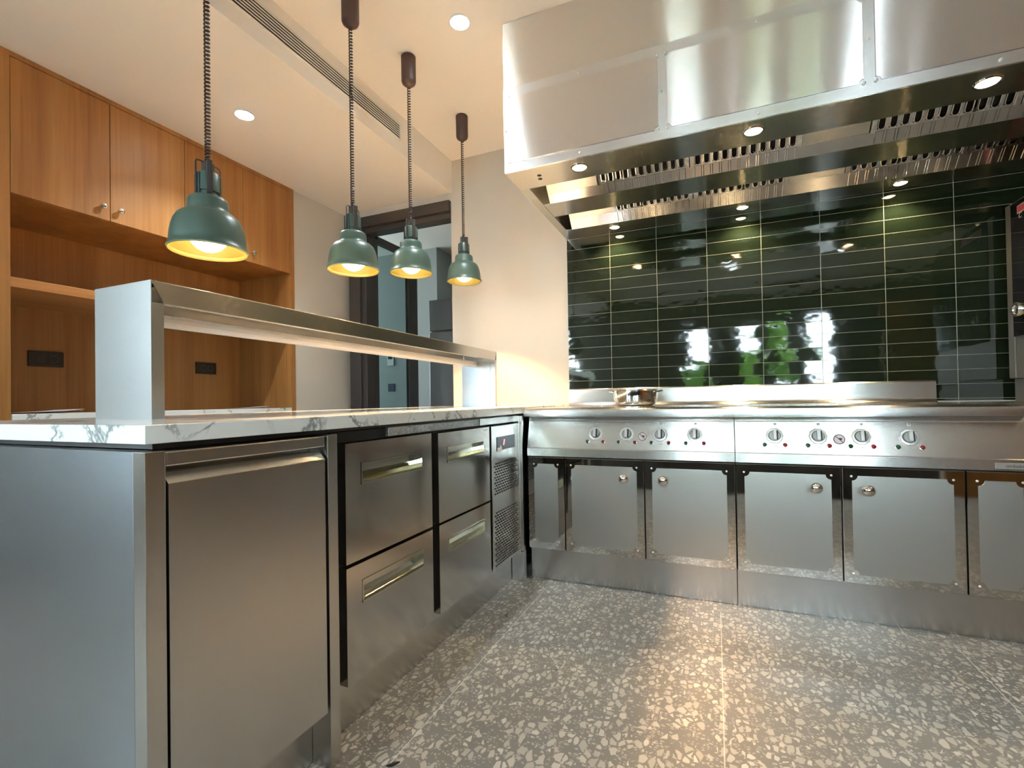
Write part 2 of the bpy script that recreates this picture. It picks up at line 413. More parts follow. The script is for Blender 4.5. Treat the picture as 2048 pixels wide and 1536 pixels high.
# ground, trees outside
tag(MB().box(-14, 14, -20, YB-.14, -.35, -.30).build('ground', M['grass'], None), kind='structure')
def tree(x, y, h, rad, i):
    t = thing('tree', 'green leafy tree outside the windows, seen only as a reflection in the dark tiles', 'tree', (x, y, -.3), 'trees outside reflected in the tiles')
    MB().tube([(x, y, -.3), (x+.05, y, h*.4), (x-.03, y+.05, h*.75)], .09, 8).build('trunk', M['bark'], t)
    rnd = random.Random(i); c = MB()
    for k in range(900):
        a = rnd.uniform(0, 6.28); b = rnd.uniform(-1, 1); rr = rad*rnd.uniform(.45, 1)**.6
        p = Vector((x+rr*math.cos(a)*math.sqrt(1-b*b), y+rr*.8*math.sin(a)*math.sqrt(1-b*b), h*.62+b*rad*1.1))
        u = Vector((rnd.uniform(-1, 1), rnd.uniform(-1, 1), rnd.uniform(-1, 1))).normalized()*.10; v = u.orthogonal().normalized()*.07
        c.quad(p-u, p-v, p+u, p+v)
    c.build('foliage', M['leaf'], t)
for i, (x, y, h, r_) in enumerate([(-.30, -6.2, 2.0, .42), (1.45, -6.0, 3.0, .62), (.80, -7.6, 2.6, .45)]): tree(x, y, h, r_, i)  # last tree is added to block part of one window's brightness

# ------------------------------------------------------------------ island: end cabinet
G = .002
isl = thing('island_cabinet', 'brushed steel end cabinet of the island with a full-height handleless door', 'cabinet', (-1.3, .75, 0))
bx('end_panel', M['steel_end'], isl, -1.80, -.957, .526, .556, 0, .859)
bx('side_post', M['steel_y'], isl, -.957, -.922, .526, .560, 0, .859)
bx('side_post', M['steel_y'], isl, -.985, -.922, .957, .991, 0, .859)
bx('carcass', M['steel_y'], isl, -1.78, -.985, .556, .957, 0, .855)
bx('top_rail', M['steel_y'], isl, -.985, -.928, .564, .953, .829, .857, .003)
dr = MB(); dr.prism([(-.963, .150), (-.924, .150), (-.924, .798), (-.944, .818), (-.963, .818)], 'y', .566, .950)
dr.build('door', M['steel_y'], isl, .0015)
bx('kick_plate', M['steel_y'], isl, -1.02, -1.0, .566, .950, 0, .148)
# island: refrigerated drawer counter
fd = thing('refrigerated_drawer_counter', 'stainless refrigerated counter with four drawers and a vented compressor panel', 'refrigerator', (-1.3, 1.65, 0))
XF = -.955
bx('carcass', M['black'], fd, -1.78, -.985, .993, 2.30, .152, .858)
bx('kick_plate', M['steel_y'], fd, -1.70, -1.0, .993, 2.318, 0, .099)
bx('kick_rail', M['steel_y'], fd, -1.0, -.998, .993, 2.318, 0, .15)
bx('top_rail', M['black'], fd, -.984, -.972, 1.02, 1.26, .829, .860)
bx('top_rail', M['film'], fd, -.984, -.962, 1.26, 1.90, .832, .862, .002, label='rail covered in wrinkled protective film')
bx('top_rail', M['steel_y'], fd, -.984, -.958, 1.903, 2.20, .832, .862)
bx('top_rail', M['steel_y'], fd, -.984, -.958, 2.203, 2.325, .832, .862)
def drawer(y0, y1, z0, z1, hz0, hz1):
    hy0, hy1 = y0+.065, y1-.062
    m = MB(); t = -.984; b = XF-.028
    m.box(t, XF, y0, hy0, z0, z1).box(t, XF, hy1, y1, z0, z1).box(t, XF, hy0, hy1, z0, hz0).box(t, XF, hy0, hy1, hz1, z1)
    d = m.build('drawer', M['steel_door'], fd)
    h = MB()
    # recessed pull: sloped scoop with a rim
    h.prism([(b, hz0), (XF, hz0), (XF, hz0+.003), (XF-.008, hz0+.006), (b+.006, hz0+.017), (b+.001, hz0+.030), (b+.0008, hz1-.006), (b+.004, hz1-.003), (XF-.001, hz1-.002), (XF, hz1), (b, hz1)], 'y', hy0, hy1)
    h.prism([(hy0, hz0), (hy0+.003, hz0), (hy0+.003, hz1), (hy0, hz1)], 'x', b, XF+.002)
    h.prism([(hy1-.003, hz0), (hy1, hz0), (hy1, hz1), (hy1-.003, hz1)], 'x', b, XF+.002)
    h.box(XF-.001, XF+.0025, hy0, hy1, hz0-.003, hz0+.003).box(XF-.001, XF+.0025, hy0, hy1, hz1-.002, hz1+.002)
    h.build('handle', M['pull'], d)
    return d
M['pull'] = simple('pull_polished_steel', (.62, .60, .50), .16, 1)
drawer(1.056, 1.500, .487, .826, .706, .764)
drawer(1.056, 1.500, .150, .476, .362, .424)
drawer(1.546, 1.987, .487, .822, .708, .764)
drawer(1.546, 1.987, .150, .478, .362, .414)
bx('badge', M['grey_grip'], fd, XF, XF+.002, 1.925, 1.965, .806, .816, 0)
cp = bx('compressor_panel', M['steel_y'], fd, -.984, XF, 2.012, 2.322, .150, .822, .0015)
bx('display', M['display'], cp, XF, XF+.002, 2.066, 2.285, .704, .768, .0005)
MB().prism([(2.135, .725), (2.147, .725), (2.158, .752), (2.146, .752)], 'x', XF+.002, XF+.003).build('digit', M['red_digit'], cp)
MB().prism([(2.066, .700), (2.118, .700), (2.122, .708), (2.108, .730), (2.094, .716), (2.070, .718)], 'x', XF+.002, XF+.0032).build('torn_sticker', M['white'], cp)
for z0, n in ((.503, 12), (.170, 20)):
    g = MB()
    for r in range(n):
        z = z0+r*.0128
        for c in range(11):
            y = 2.033+c*.0262+(.013 if r % 2 else 0)
            if y+.018 > 2.318: continue
            a = .0106; b = .0045
            g.prism([(y+a+a*math.cos(q)*(1), z+b*math.sin(q)) for q in [R(45*k+22.5) for k in range(8)]], 'x', XF-.001, XF+.0006)
    g.build('vent_grille', M['black'], cp)
bx('corner_trim', M['steel_y'], fd, -.984, -.945, 2.3235, 2.330, .14, .862)
bx('corner_post', M['steel_y'], fd, -.998, -.932, 2.332, 2.36, .155, .862)
bx('post_foot', M['steel_x'], fd, -1.0, -.929, 2.325, 2.36, 0, .154)
# marble worktop
mt = MB(); mt.box(-1.85, -.922, .526, 3.195, .873, .907)
tag(mt.build('marble_worktop', M['marble'], None, .0015), 'long white marble worktop with grey veins on the steel island', 'countertop')
bx('worktop_support', M['dark_metal'], fd, -1.79, -.96, .993, 2.33, .863, .872)
bx('worktop_support', M['dark_metal'], isl, -1.79, -.96, .56, .991, .860, .872)
bx('rear_carcass', M['steel_x'], fd, -1.78, -1.0, 2.365, 3.19, .0, .872)
# pass shelf
ps = thing('pass_shelf', 'brushed stainless pass-through shelf bridging the marble worktop', 'shelf', (-1.47, 1.85, .907))
SX0, SX1, SY0, SY1, ZT, ZB = -1.594, -1.345, .784, 2.930, 1.270, 1.212
M['steel_post'] = steel('post_steel', (1, 0, 0), base=(.66, .69, .70), rough=.30, spread=.15, streak=.4)
m = MB(); m.box(SX0, SX1, SY0, SY0+.002, .907, ZT).box(SX0, SX1, SY0+.030, SY0+.032, .907, ZB).box(SX1-.002, SX1, SY0+.002, SY0+.030, .907, ZB+.0).box(SX0, SX0+.002, SY0+.002, SY0+.030, .907, ZB)
m.add([(SX1-.002, SY0, ZT), (SX1, SY0, ZT), (SX1, SY0+.001, ZT), (SX1-.002, SY0+.001, ZT)], [(0, 1, 2, 3)])
m.build('near_post', M['steel_post'], ps, .0008)
# top: rear and front fascia, underside tray
t = MB(); t.box(SX0, SX1, SY0+.002, SY1, ZT-.002, ZT)
t.prism([(SY0+.002, ZT-.002), (SY0+.032, ZB), (SY1-.03, ZB), (SY1, ZT-.002)], 'x', SX1-.002, SX1)
t.prism([(SY0+.002, ZT-.002), (SY0+.032, ZB), (SY1-.03, ZB), (SY1, ZT-.002)], 'x', SX0, SX0+.002)
t.box(SX0+.002, SX1-.002, SY0+.032, SY1-.03, ZT-.010, ZT-.008)
t.box(SX1-.022, SX1-.002, SY0+.032, SY1-.03, ZB, ZB+.002).box(SX0+.002, SX0+.022, SY0+.032, SY1-.03, ZB, ZB+.002)
t.build('shelf_top', M['steel_y'], ps, .0006)
m = MB(); m.box(SX0, SX1, SY1-.03, SY1, .907, ZB).box(SX0, SX1, SY1-.002, SY1, ZB, ZT-.002)
m.build('far_post', M['steel_end'], ps, .0008)
bx('cover_plate', M['steel_end'], ps, -1.572, -1.378, SY1-.034, SY1-.0305, .914, 1.195, .0008)
lt = bx('strip_lamp', M['tube'], ps, -1.515, -1.472, SY0+.036, 2.905, 1.172, 1.208, .012, label='unlit white strip lamp under the shelf')
bx('lamp_socket', M['white'], ps, -1.522, -1.465, 2.905, 2.925, 1.164, 1.212, .004)

# ------------------------------------------------------------------ ranges
def notched(x0, x1, z0, z1, r, off=.0):
    pts = []
    for cx, cz, a0 in ((x0, z0, 90), (x1, z0, 180), (x1, z1, 270), (x0, z1, 360)):
        sx = 1 if cx == x0 else -1; sz = 1 if cz == z0 else -1
        c = (cx+sx*off, cz+sz*off)
        for k in range(9):
            a = R(a0-90*k/8) if True else 0
            pts.append((c[0]+r*math.cos(a), c[1]+r*math.sin(a)))
    return pts
YD = 2.369
def rivet(name, parent, x, y, z, r=.0048, mat=None):
    MB().lathe([(r, 0), (r*.95, -r*.4), (r*.6, -r*.8), (0, -r*.95)], (x, y, z), 12, 'y').build(name, mat or M['rivet'], parent)
def rdoor(parent, x0, x1, knobx=None, ins=.036, name='door'):
    z0, z1 = .168, .643
    d = bx(name, M['mirror'], parent, x0+.0025, x1-.0025, YD, YD+.022, z0, z1, .0015)
    MB().prism(notched(x0+ins, x1-ins, z0+.036, z1-.034, .020, .0), 'y', YD-.0012, YD).build('satin_panel', M['matt'], d)
    for rx in (x0+.034, x1-.036):
        for rz in (z0+.040, z1-.036): rivet('rivet', d, rx, YD, rz)
    if knobx is not None:
        k = MB(); k.lathe([(.012, 0), (.010, -.004), (.008, -.012), (.013, -.018), (.020, -.024), (.0235, -.032), (.0225, -.041), (.017, -.048), (.008, -.052), (0, -.053)], (knobx, YD-.0012, .556), 28, 'y')
        k.build('knob', M['chrome'], d)
    return d
def rng(x0, x1, doors, narrow, knobs, signx, label, lamps=True):
    t = thing('cooking_range', label, 'stove', ((x0+x1)/2, 2.7, 0), 'induction ranges')
    a, b = x0+.001, x1-.001
    bx('body', M['steel_x'], t, a, b, YD+.046, 3.15, .02, .850)
    bx('kick_plate', M['steel_x'], t, a, b, 2.404, 2.413, 0, .163)
    bx('shadow_gap', M['black'], t, a+.001, b-.001, YD+.024, YD+.035, .168, .66)
    c = MB(); c.prism([(2.362, .650), (2.362, .691), (2.365, .6945), (2.3985, .829), (2.3965, .834), (2.402, .851), (2.43, .851), (2.43, .650)], 'x', a, b)
    pn = c.build('control_panel', M['panel'], t, .001)
    sl = Vector((0, .0335, .1345)).normalized(); nrm = Vector((0, -sl.z, sl.y))
    org = Vector((0, 2.365, .6945))
    def at(x, z, lift=0): return Vector((x, 0, 0))+org+sl*((z-.6945)/sl.z)+nrm*lift
    ux = Vector((1, 0, 0)); rot = Matrix((ux, sl, nrm)).transposed()
    def place(mb, x, z, lift=0):
        o = at(x, z, lift); mb.v = [tuple(o+rot @ Vector(v)) for v in mb.v]; return mb
    for kx in knobs:
        m = MB(); seg = 60; prof = [(.0335, 0), (.0335, .004), (.031, .008), (.0245, .0085), (.0235, .004)]
        vs = []; fs = []
        for r, h in prof:
            for k in range(seg):
                an = 2*math.pi*k/seg; rr = r*(1+(.035*math.cos(an*10) if r > .03 else 0)); vs.append((rr*math.cos(an), rr*math.sin(an), h))
        for j in range(len(prof)-1):
            for k in range(seg): fs.append((j*seg+k, j*seg+(k+1) % seg, (j+1)*seg+(k+1) % seg, (j+1)*seg+k))
        m.add(vs, fs, True); bz = place(m, kx, .768).build('knob_bezel', M['bezel'], t)
        m = MB().lathe([(.0225, 0), (.0225, .010), (.021, .013), (0, .0135)], seg=36)
        kn = place(m, kx, .768, .004).build('control_knob', M['knob_disc'], t)
        m = MB(); m.prism([(-.0065, -.019), (.0065, -.019), (.0065, .020), (-.0065, .020)], 'z', .012, .026)
        place(m, kx, .768, .004).build('grip', M['bezel'], kn, .002)
        m = MB(); m.box(.0066, .0118, -.019, .021, .0125, .0205); place(m, kx, .768, .004).build('grip_side', M['black'], kn)
        for dx, mt_, nm in ((-.039, 'green_lens', 'green_indicator'), (.039, 'red_lens', 'red_indicator')):
            m = MB().lathe([(.0098, 0), (.0098, .002), (.0084, .0025)], seg=20); place(m, kx+dx, .730).build('indicator_rim', M['chrome'], t)
            m = MB().lathe([(.0084, .001), (.0076, .0045), (.004, .0066), (0, .007)], seg=20); place(m, kx+dx, .730).build(nm, M[mt_], t)
        m = MB().box(-.006, .006, -.005, .005, 0, .0006); sq = place(m, kx+.004, .819).build('zone_mark', M['bezel'], t)
        m = MB().box(-.002, .003, -.001, .0035, .0006, .0011); place(m, kx+.004, .819).build('active_zone', M['black'], sq)
        m = MB().box(-.008, .008, -.002, .002, 0, .0005); place(m, kx+.004, .724).build('scale_mark', M['grey_grip'], t)
    m = MB().lathe([(.0225, 0), (.0225, .0006), (0, .0006)], seg=40); sg = place(m, signx, .757).build('warning_sticker', M['sign_white'], t)
    m = MB().lathe([(.0205, .0006), (.0205, .0009), (.0180, .0009), (.0180, .0006)], seg=40, cap=False); place(m, signx, .757).build('ring', M['sign_ink'], sg)
    m = MB()
    hp = []
    for k in range(40):
        q = 2*math.pi*k/40; hx = 16*math.sin(q)**3; hy = 13*math.cos(q)-5*math.cos(2*q)-2*math.cos(3*q)-math.cos(4*q)
        hp.append((.004+hx*.00042, .001+hy*.00042))
    m.prism(hp, 'z', .0006, .0010); place(m, signx, .757).build('heart', M['sign_ink'], sg)
    m = MB(); d = Vector((1, -1, 0)).normalized(); e = Vector((1, 1, 0)).normalized()*.0012
    p = [(-d*.019+e), (-d*.019-e), (d*.019-e), (d*.019+e)]
    m.prism([(v.x, v.y) for v in p], 'z', .0010, .0013); place(m, signx, .757).build('slash', M['sign_ink'], sg)
    for dd in doors: rdoor(t, *dd)
    for nn in narrow: rdoor(t, nn[0], nn[1], None, .036, 'side_panel')
    return t
M['panel'] = steel('control_panel_steel', (1, 0, 0), base=(.68, .68, .66), rough=.16, spread=.32)
ra = rng(-.917, .078, [(-.716, -.319, -.413), (-.319, .078, -.230)], [(-.917, -.716)], (-.555, -.401, -.245, -.090), -.326, 'left stainless induction range, beside the island, its narrow panel on the left')
rb = rng(.078, 1.078, [(.078, .477, .381), (.477, .877, .561)], [(.877, 1.078)], (.236, .399, .551, .710), .4745, 'right stainless induction range with a nameplate, its narrow panel on the right')
np_ = bx('nameplate', M['plate'], rb, .962, 1.070, 2.359, 2.3618, .657, .680, .001)
text_mesh('lettering', 'ombake', M['plate_ink'], np_, (.990, 2.3588, .668), .017, Matrix(((1, 0, 0), (0, 0, -1), (0, 1, 0))))
np_c = np_.children[0]; np_c.parent = np_
# worktop over the ranges
wt = thing('steel_worktop', 'continuous stainless worktop with a back upstand over both ranges', 'countertop', (.08, 2.75, .852))
m = MB(); m.prism([(2.335, .852), (2.320, .856), (2.318, .875), (2.322, .890), (2.332, .897), (2.36, .899), (3.19, .899), (3.19, .852)], 'x', -.916, 1.064, smooth=True)
m.build('top', M['steel_top'] if 'steel_top' in M else M['steel_x'], wt)
m = MB(); m.prism([(3.150, .899), (3.158, .903), (3.166, .915), (3.168, .925), (3.170, 1.006), (3.176, 1.013), (3.190, 1.013), (3.190, .899)], 'x', -.916, 1.064, smooth=True)
m.build('upstand', M['steel_x'], wt)
# pot
pt = thing('braising_pot', 'shallow polished steel pot on the worktop near the cream wall', 'pot', (-.428, 2.86, .899))
c = (-.428, 2.86, .899)
MB().lathe([(.0, .001), (.100, .001), (.112, .008), (.119, .022), (.123, .045), (.124, .088), (.129, .093), (.129, .095), (.1215, .0935), (.1205, .045), (.112, .012), (0, .006)], c, 64).build('bowl', M['pot'] if 'pot' in M else M['chrome'], pt)
for s in (-1, 1):
    pts = [(c[0]+s*(.122+.030*math.sin(a)), c[1]-.045+.09*(k/10), c[2]+.080+.006*math.sin(a)) for k in range(11) for a in [math.pi*k/10]]
    MB().tube(pts, .004, 8).build('handle', M['chrome'], pt)

# ------------------------------------------------------------------ extraction hood
hd = thing('extraction_hood', 'large stainless extraction hood with riveted panels, lamps and grease filters', 'range hood', (.6, 2.67, 2.045))
HX0, HX1, HY, HZ = -.923, 2.30, 2.14, 2.045
m = MB(); m.box(HX0, HX1, HY, HY+.004, HZ, 2.779).box(HX0, HX0+.004, HY+.004, 3.199, HZ, 2.779).box(HX1-.004, HX1, HY+.004, 3.199, HZ, 2.779)
m.box(HX0+.004, HX1-.004, HY+.004, 3.199, 2.60, 2.604)
m.build('casing', M['steel_hood'], hd, .0006)
bx('panel_frame', M['steel_frame'], hd, HX0-.001, HX1, HY-.004, HY-.0002, HZ+.001, 2.455, .0012)
for x0, x1 in ((-.894, -.200), (-.168, .530), (.562, 1.260), (1.292, 2.25)):
    pp = MB().prism(notched(x0, x1, 2.088, 2.411, .016, .002), 'y', HY-.0075, HY-.0042).build('front_panel', M['steel_film'], hd, .0013)
    for rx in (x0, x1):
        for rz in (2.090, 2.409): rivet('rivet', hd, rx+(.002 if rx == x0 else -.002), HY-.0075, rz, .006)
    rivet('rivet', hd, (x0+x1)/2, HY-.004, 2.434, .006); rivet('rivet', hd, (x0+x1)/2, HY-.004, 2.066, .006)
    rivet('rivet', hd, x0-.018, HY-.004, 2.249, .006)
# underside strips
U = M['steel_under']
def strip(y0, y1, x0=-.875, x1=2.25): bx('underside_strip', U, hd, x0, x1, y0, y1, HZ, HZ+.003, .0006)
bx('underside_strip', U, hd, HX0+.004, HX1-.004, HY+.004, 2.345, HZ, HZ+.003, .0006)
strip(2.572, 2.768); strip(3.022, 3.195)
bx('side_channel', U, hd, HX0+.004, -.872, 2.346, 3.195, HZ, HZ+.003, .0006)
bx('side_channel', U, hd, -.872, -.870, 2.346, 3.195, HZ+.003, 2.30, 0)
for yy in (2.345, 2.768): bx('inner_lip', U, hd, -.872, 2.25, yy-.002, yy, HZ+.003, HZ+.04, 0)
for k, (yl, led) in enumerate(((2.572, .0374), (3.022, .050))):
    lg = MB(); lg.prism([(yl, HZ+.0031), (yl, HZ), (yl-led, HZ+led), (yl-led+.003, HZ+led+.002)], 'x', -.834, 2.25); lg.build('filter_ledge', M['ledge'], hd)
    # filters: sloping from the ledge up and forward
    y0, z0 = yl-led, HZ+led+.002; dy, dz = -.190, .205
    def P(x, s, n=0): # s along slope 0..1, n out of the face towards the viewer
        L = math.hypot(dy, dz); ny, nz = -dz/L, dy/L  # normal pointing to -y,-z
        return (x, y0+dy*s+ny*n, z0+dz*s+nz*n)
    def slab(x0, x1, n0, n1, s0=0, s1=1):
        return [P(x0, s0, n0), P(x1, s0, n0), P(x1, s1, n0), P(x0, s1, n0), P(x0, s0, n1), P(x1, s0, n1), P(x1, s1, n1), P(x0, s1, n1)], [(0, 1, 2, 3), (7, 6, 5, 4), (0, 4, 5, 1), (1, 5, 6, 2), (2, 6, 7, 3), (3, 7, 4, 0)]
    for a, b, blank in ((-.834, -.556, 1), (-.553, -.096, 0), (-.092, .384, 0), (.387, .640, 1), (.643, 1.13, 0), (1.133, 1.62, 0), (1.623, 2.25, 1)):
        if blank:
            mb = MB(); mb.add(*slab(a, b, 0, .003)); mb.build('blanking_plate', U, hd, .0006); continue
        f = MB(); f.add(*slab(a, b, 0, .002, 0, .025)); f.add(*slab(a, a+.016, 0, .016, 0, 1)); f.add(*slab(b-.016, b, 0, .016, 0, 1)); f.add(*slab(a, b, 0, .016, .9, 1))
        n = 11; w = (b-a-.032)/n
        for i in range(n):
            x0 = a+.016+i*w; xc = x0+w/2; hw = w*.30
            # raised rounded baffle between the slots, and a U-shaped lip round each slot
            f.add(*slab(x0, x0+w*.14, 0, .010, .02, .9)); f.add(*slab(x0+w*.86, x0+w, 0, .010, .02, .9))
            us = [P(xc-hw, .9, .012)]+[P(xc-hw*math.cos(q), .080-.046*math.sin(q), .012) for q in [math.pi*k_/8 for k_ in range(9)]]+[P(xc+hw, .9, .012)]
            f.tube(us, .0028, 6)
            for xx in (xc-hw-.003, xc+hw+.003): f.tube([(xx, yl-.002, HZ+.001), (xx, yl-led*.97, HZ+led*.97)], .0017, 5)
        fo = f.build('grease_filter', M['mirror'], hd)
        d = MB(); d.add(*slab(a+.01, b-.01, -.012, -.010, .05, 1)); d.build('filter_depth', M['black'], fo)
for (ly, sz) in ((2.228, .034), (3.100, .030)):
    for lx in (-.574, .168, .914, 1.66):
        l = MB().lathe([(sz+.008, 0), (sz+.006, -.004), (sz, -.004), (sz-.002, -.0015)], (lx, ly, HZ), 32, cap=False).build('lamp_ring', M['chrome'], hd)
        MB().lathe([(0, -.006), (sz*.7, -.0045), (sz-.002, -.0015)], (lx, ly, HZ), 32, cap=False).build('lamp_lens', M['hood_bulb'], l)
        lamp('SPOT', 'hood_lamp_light', (lx, ly, HZ-.012), (11 if ly > 3 else 2.5) if lx < 1 else 1, (1, .74, .42), target=(lx, ly, 0), size=.025, cone=125, blend=.6)
for hx, hy in ((-.775, 2.225), (-.783, 2.262)):
    MB().lathe([(.011, 0), (.011, -.0006), (0, -.0006)], (hx, hy, HZ), 20).build('screw_hole', M['black'], hd)

# ------------------------------------------------------------------ oven on the right
ot = thing('oven_stand', 'low stainless counter under the black-fronted oven at the right edge', 'counter', (1.6, 2.75, 0))
bx('top', M['steel_x'], ot, 1.082, 2.25, 2.45, 3.19, .86, .899)
bx('body', M['steel_x'], ot, 1.09, 2.24, 2.48, 3.18, 0, .859)
ov = thing('combi_oven', 'steel oven with a black glass front and round handle, cut off by the right edge', 'oven', (1.75, 2.75, .899))
bx('plinth', M['oven_steel'], ov, 1.36, 2.2, 2.42, 3.14, .899, 1.008)
bx('body', M['oven_steel'], ov, 1.343, 2.2, 2.40, 3.135, 1.010, 1.856)
gl = bx('control_front', M['black_gloss'], ov, 1.334, 1.343, 2.42, 3.08, 1.21, 1.845)
bx('front_frame', M['oven_steel'], ov, 1.338, 1.343, 3.082, 3.134, 1.012, 1.855, .001)
bg_ = bx('badge', M['logo_edge'], gl, 1.3325, 1.334, 2.80, 3.022, 1.785, 1.822, .0004)
bx('badge_face', M['logo_red'], gl, 1.332, 1.3325, 2.80, 3.018, 1.789, 1.818, 0)
text_mesh('lettering', 'C', M['logo_edge'], gl, (1.3335, 3.015, 1.772), .036, Matrix(((0, 0, -1), (-1, 0, 0), (0, 1, 0))), shear=.3)
k = MB().lathe([(.034, 0), (.034, -.020), (.030, -.026), (.022, -.026), (.020, -.020), (0, -.020)], (1.334, 3.005, 1.332), 36, 'x'); k.build('control_knob', M['knobsteel'], ov)

# ------------------------------------------------------------------ pendants
def pendant(y, zr, label, en=1.0):
    x = -1.47
    t = thing('pendant_lamp', label, 'pendant lamp', (x, y, zr), 'green pendant lamps')
    prof = [(.1095, -.004), (.1125, 0), (.1105, .007), (.1065, .012), (.1060, .025), (.1040, .048), (.1000, .070), (.0945, .088), (.0865, .103), (.0765, .112), (.0640, .117), (.0595, .122), (.0580, .130), (.0570, .153), (.0545, .161), (.0480, .166), (.0320, .168)]
    MB().lathe(prof, (x, y, zr), 64, cap=False).build('lamp_shade', M['green'], t)
    inn = [(.1085, -.003), (.1078, .002), (.1020, .007), (.1030, .013), (.1025, .025), (.1005, .048), (.0965, .070), (.0905, .087), (.0820, .100), (.0600, .108), (.0, .109)]
    MB().lathe(inn, (x, y, zr), 64, cap=False).build('reflector', M['gold'], t)
    MB().lathe([(0, -.003), (.018, -.001), (.034, .007), (.047, .021), (.052, .036), (.046, .056), (.034, .078), (.022, .095), (.020, .107)], (x, y, zr), 40, cap=False).build('bulb', M['bulb'], t)
    MB().lathe([(.0330, .168), (.0330, .176), (.0290, .177), (.0290, .183), (.0340, .184), (.0340, .238), (.0310, .243), (0, .243)], (x, y, zr), 40).build('socket', M['green'], t)
    for a in (R(40), R(140), R(230), R(-82)):
        m = MB()
        ca, sa = math.cos(a), math.sin(a); q = [(x+ca*r-sa*w, y+sa*r+ca*w) for r, w in ((.032, -.0045), (.0365, -.0045), (.0365, .0045), (.032, .0045))]
        m.prism(q, 'z', zr+.169, zr+.236)
        m.build('socket_rib', M['dark_green'], t)
    m = MB(); m.box(x-.011, x+.011, y-.015, y+.015, zr+.237, zr+.280)
    a = R(-28); ca, sa = math.cos(a), math.sin(a); q = [(x+ca*r-sa*w, y+sa*r+ca*w) for r, w in ((.020, -.008), (.039, -.008), (.039, .008), (.020, .008))]
    m.prism(q, 'z', zr+.169, zr+.276)
    m.build('cord_clamp', M['dark_metal'], t, .002)
    pts = [(x, y-.040, zr+.167), (x, y-.040, zr+.267), (x, y-.037, zr+.275), (x, y-.029, zr+.278), (x, y+.029, zr+.278), (x, y+.037, zr+.275), (x, y+.040, zr+.267), (x, y+.040, zr+.167)]
    MB().tube(pts, .0024, 8).build('bail', M['dark_metal'], t)
    z0, z1 = zr+.284, 2.622; n = int((z1-z0)/.0125); pts = []
    for i in range(n*10+1):
        a = 2*math.pi*i/10; s = i/(n*10); zz = z0+(z1-z0)*(s**1.12)
        rr = .0068
        pts.append((x+rr*math.cos(a), y+rr*math.sin(a), zz))
    m = MB(); m.tube(pts, .0030, 6); m.tube([(x, y, z1), (x, y, z1+.02)], .003, 6); m.tube([(x, y, z0-.01), (x, y, z0+.02)], .006, 8)
    m.build('coiled_cord', M['cord'], t)
    MB().lathe([(.010, 2.616), (.014, 2.618), (.034, 2.634), (.038, 2.645), (.0385, 2.776), (.036, 2.779)], (x, y, 0), 36).build('canopy', M['brown_canopy'], t)
    lamp('SPOT', 'pendant_light', (x, y, zr-.002), PE*en, (1, .60, .28), target=(x, y, 0), size=.035, cone=104, blend=.35)
    return t
PE = 120
M['dark_green'] = simple('dark_green_rib', (.015, .03, .026), .4)
pendant(1.028, 1.430, 'green pendant lamp nearest the viewer, largest, its canopy out of view')
pendant(1.692, 1.532, 'second green pendant lamp from the viewer, above the middle of the steel shelf')
pendant(2.136, 1.625, 'third green pendant lamp, in front of the dark door frame')
pendant(2.722, 1.712, 'farthest and smallest green pendant lamp, against the cream wall', .55)

# ------------------------------------------------------------------ ceiling fittings
def downlight(x, y, z, label, en=36):
    t = thing('ceiling_light', label, 'downlight', (x, y, z-.006), None)
    MB().lathe([(.050, -.001), (.052, -.005), (.046, -.006), (.044, -.001)], (x, y, z), 40).build('trim_ring', M['white'], t)
    MB().lathe([(0, -.0075), (.044, -.007), (.044, -.0062)], (x, y, z), 40, cap=False).build('lens', M['downlight'], t)
    lamp('SPOT', 'ceiling_light_beam', (x, y, z-.012), en, (.90, .97, 1), target=(x, y, 0), size=.04, cone=120, blend=.7)
downlight(-1.105, 2.04, 2.78, 'round recessed ceiling light on the high ceiling beside the extraction hood')
downlight(-2.351, 1.854, 2.535, 'round recessed ceiling light on the lower ceiling near the wooden cupboard', 38)
tag(bx('dark_reflection_block', M['dark_metal'], None, -1.2, 1.75, -1.05, -.45, 0, .86, .004), 'dark block added behind the viewer to darken the reflections in the polished range doors', 'counter')  # unseen dark block, added so the polished door frames reflect something dark
downlight(.19, -.59, 2.78, 'round ceiling light behind the viewer, left one of the pair reflected in the dark tiles', 44)
downlight(1.45, -.59, 2.78, 'round ceiling light behind the viewer, right one of the pair reflected in the dark tiles', 50)
tag(bx('wooden_partition', M['wood'], None, 1.95, 3.38, -.95, -.90, 0, 2.15, .002), 'wooden partition behind the viewer, seen only as an orange-brown reflection in the right end of the ranges', 'partition')
vt = thing('air_vent', 'long linear air grille in the ceiling step above the pendants', 'air vent', (-1.82, 1.2, 2.66))
VX = -1.822
bx('backing', M['black'], vt, VX+.0002, VX+.0012, .35, 2.538, 2.616, 2.716, 0)
f = MB(); f.box(VX+.0002, VX+.006, .34, 2.545, 2.712, 2.720).box(VX+.0002, VX+.006, .34, 2.545, 2.612, 2.620).box(VX+.0002, VX+.006, 2.537, 2.545, 2.612, 2.720)
f.build('frame', M['ceil'], vt)
f = MB()
for k in range(6):
    z = 2.632+k*.0145; f.prism([(VX+.0012, z), (VX+.007, z-.003), (VX+.007, z+.003), (VX+.0012, z+.007)], 'y', .35, 2.538)
f.build('slats', M['slat'] if 'slat' in M else M['ceil'], vt)

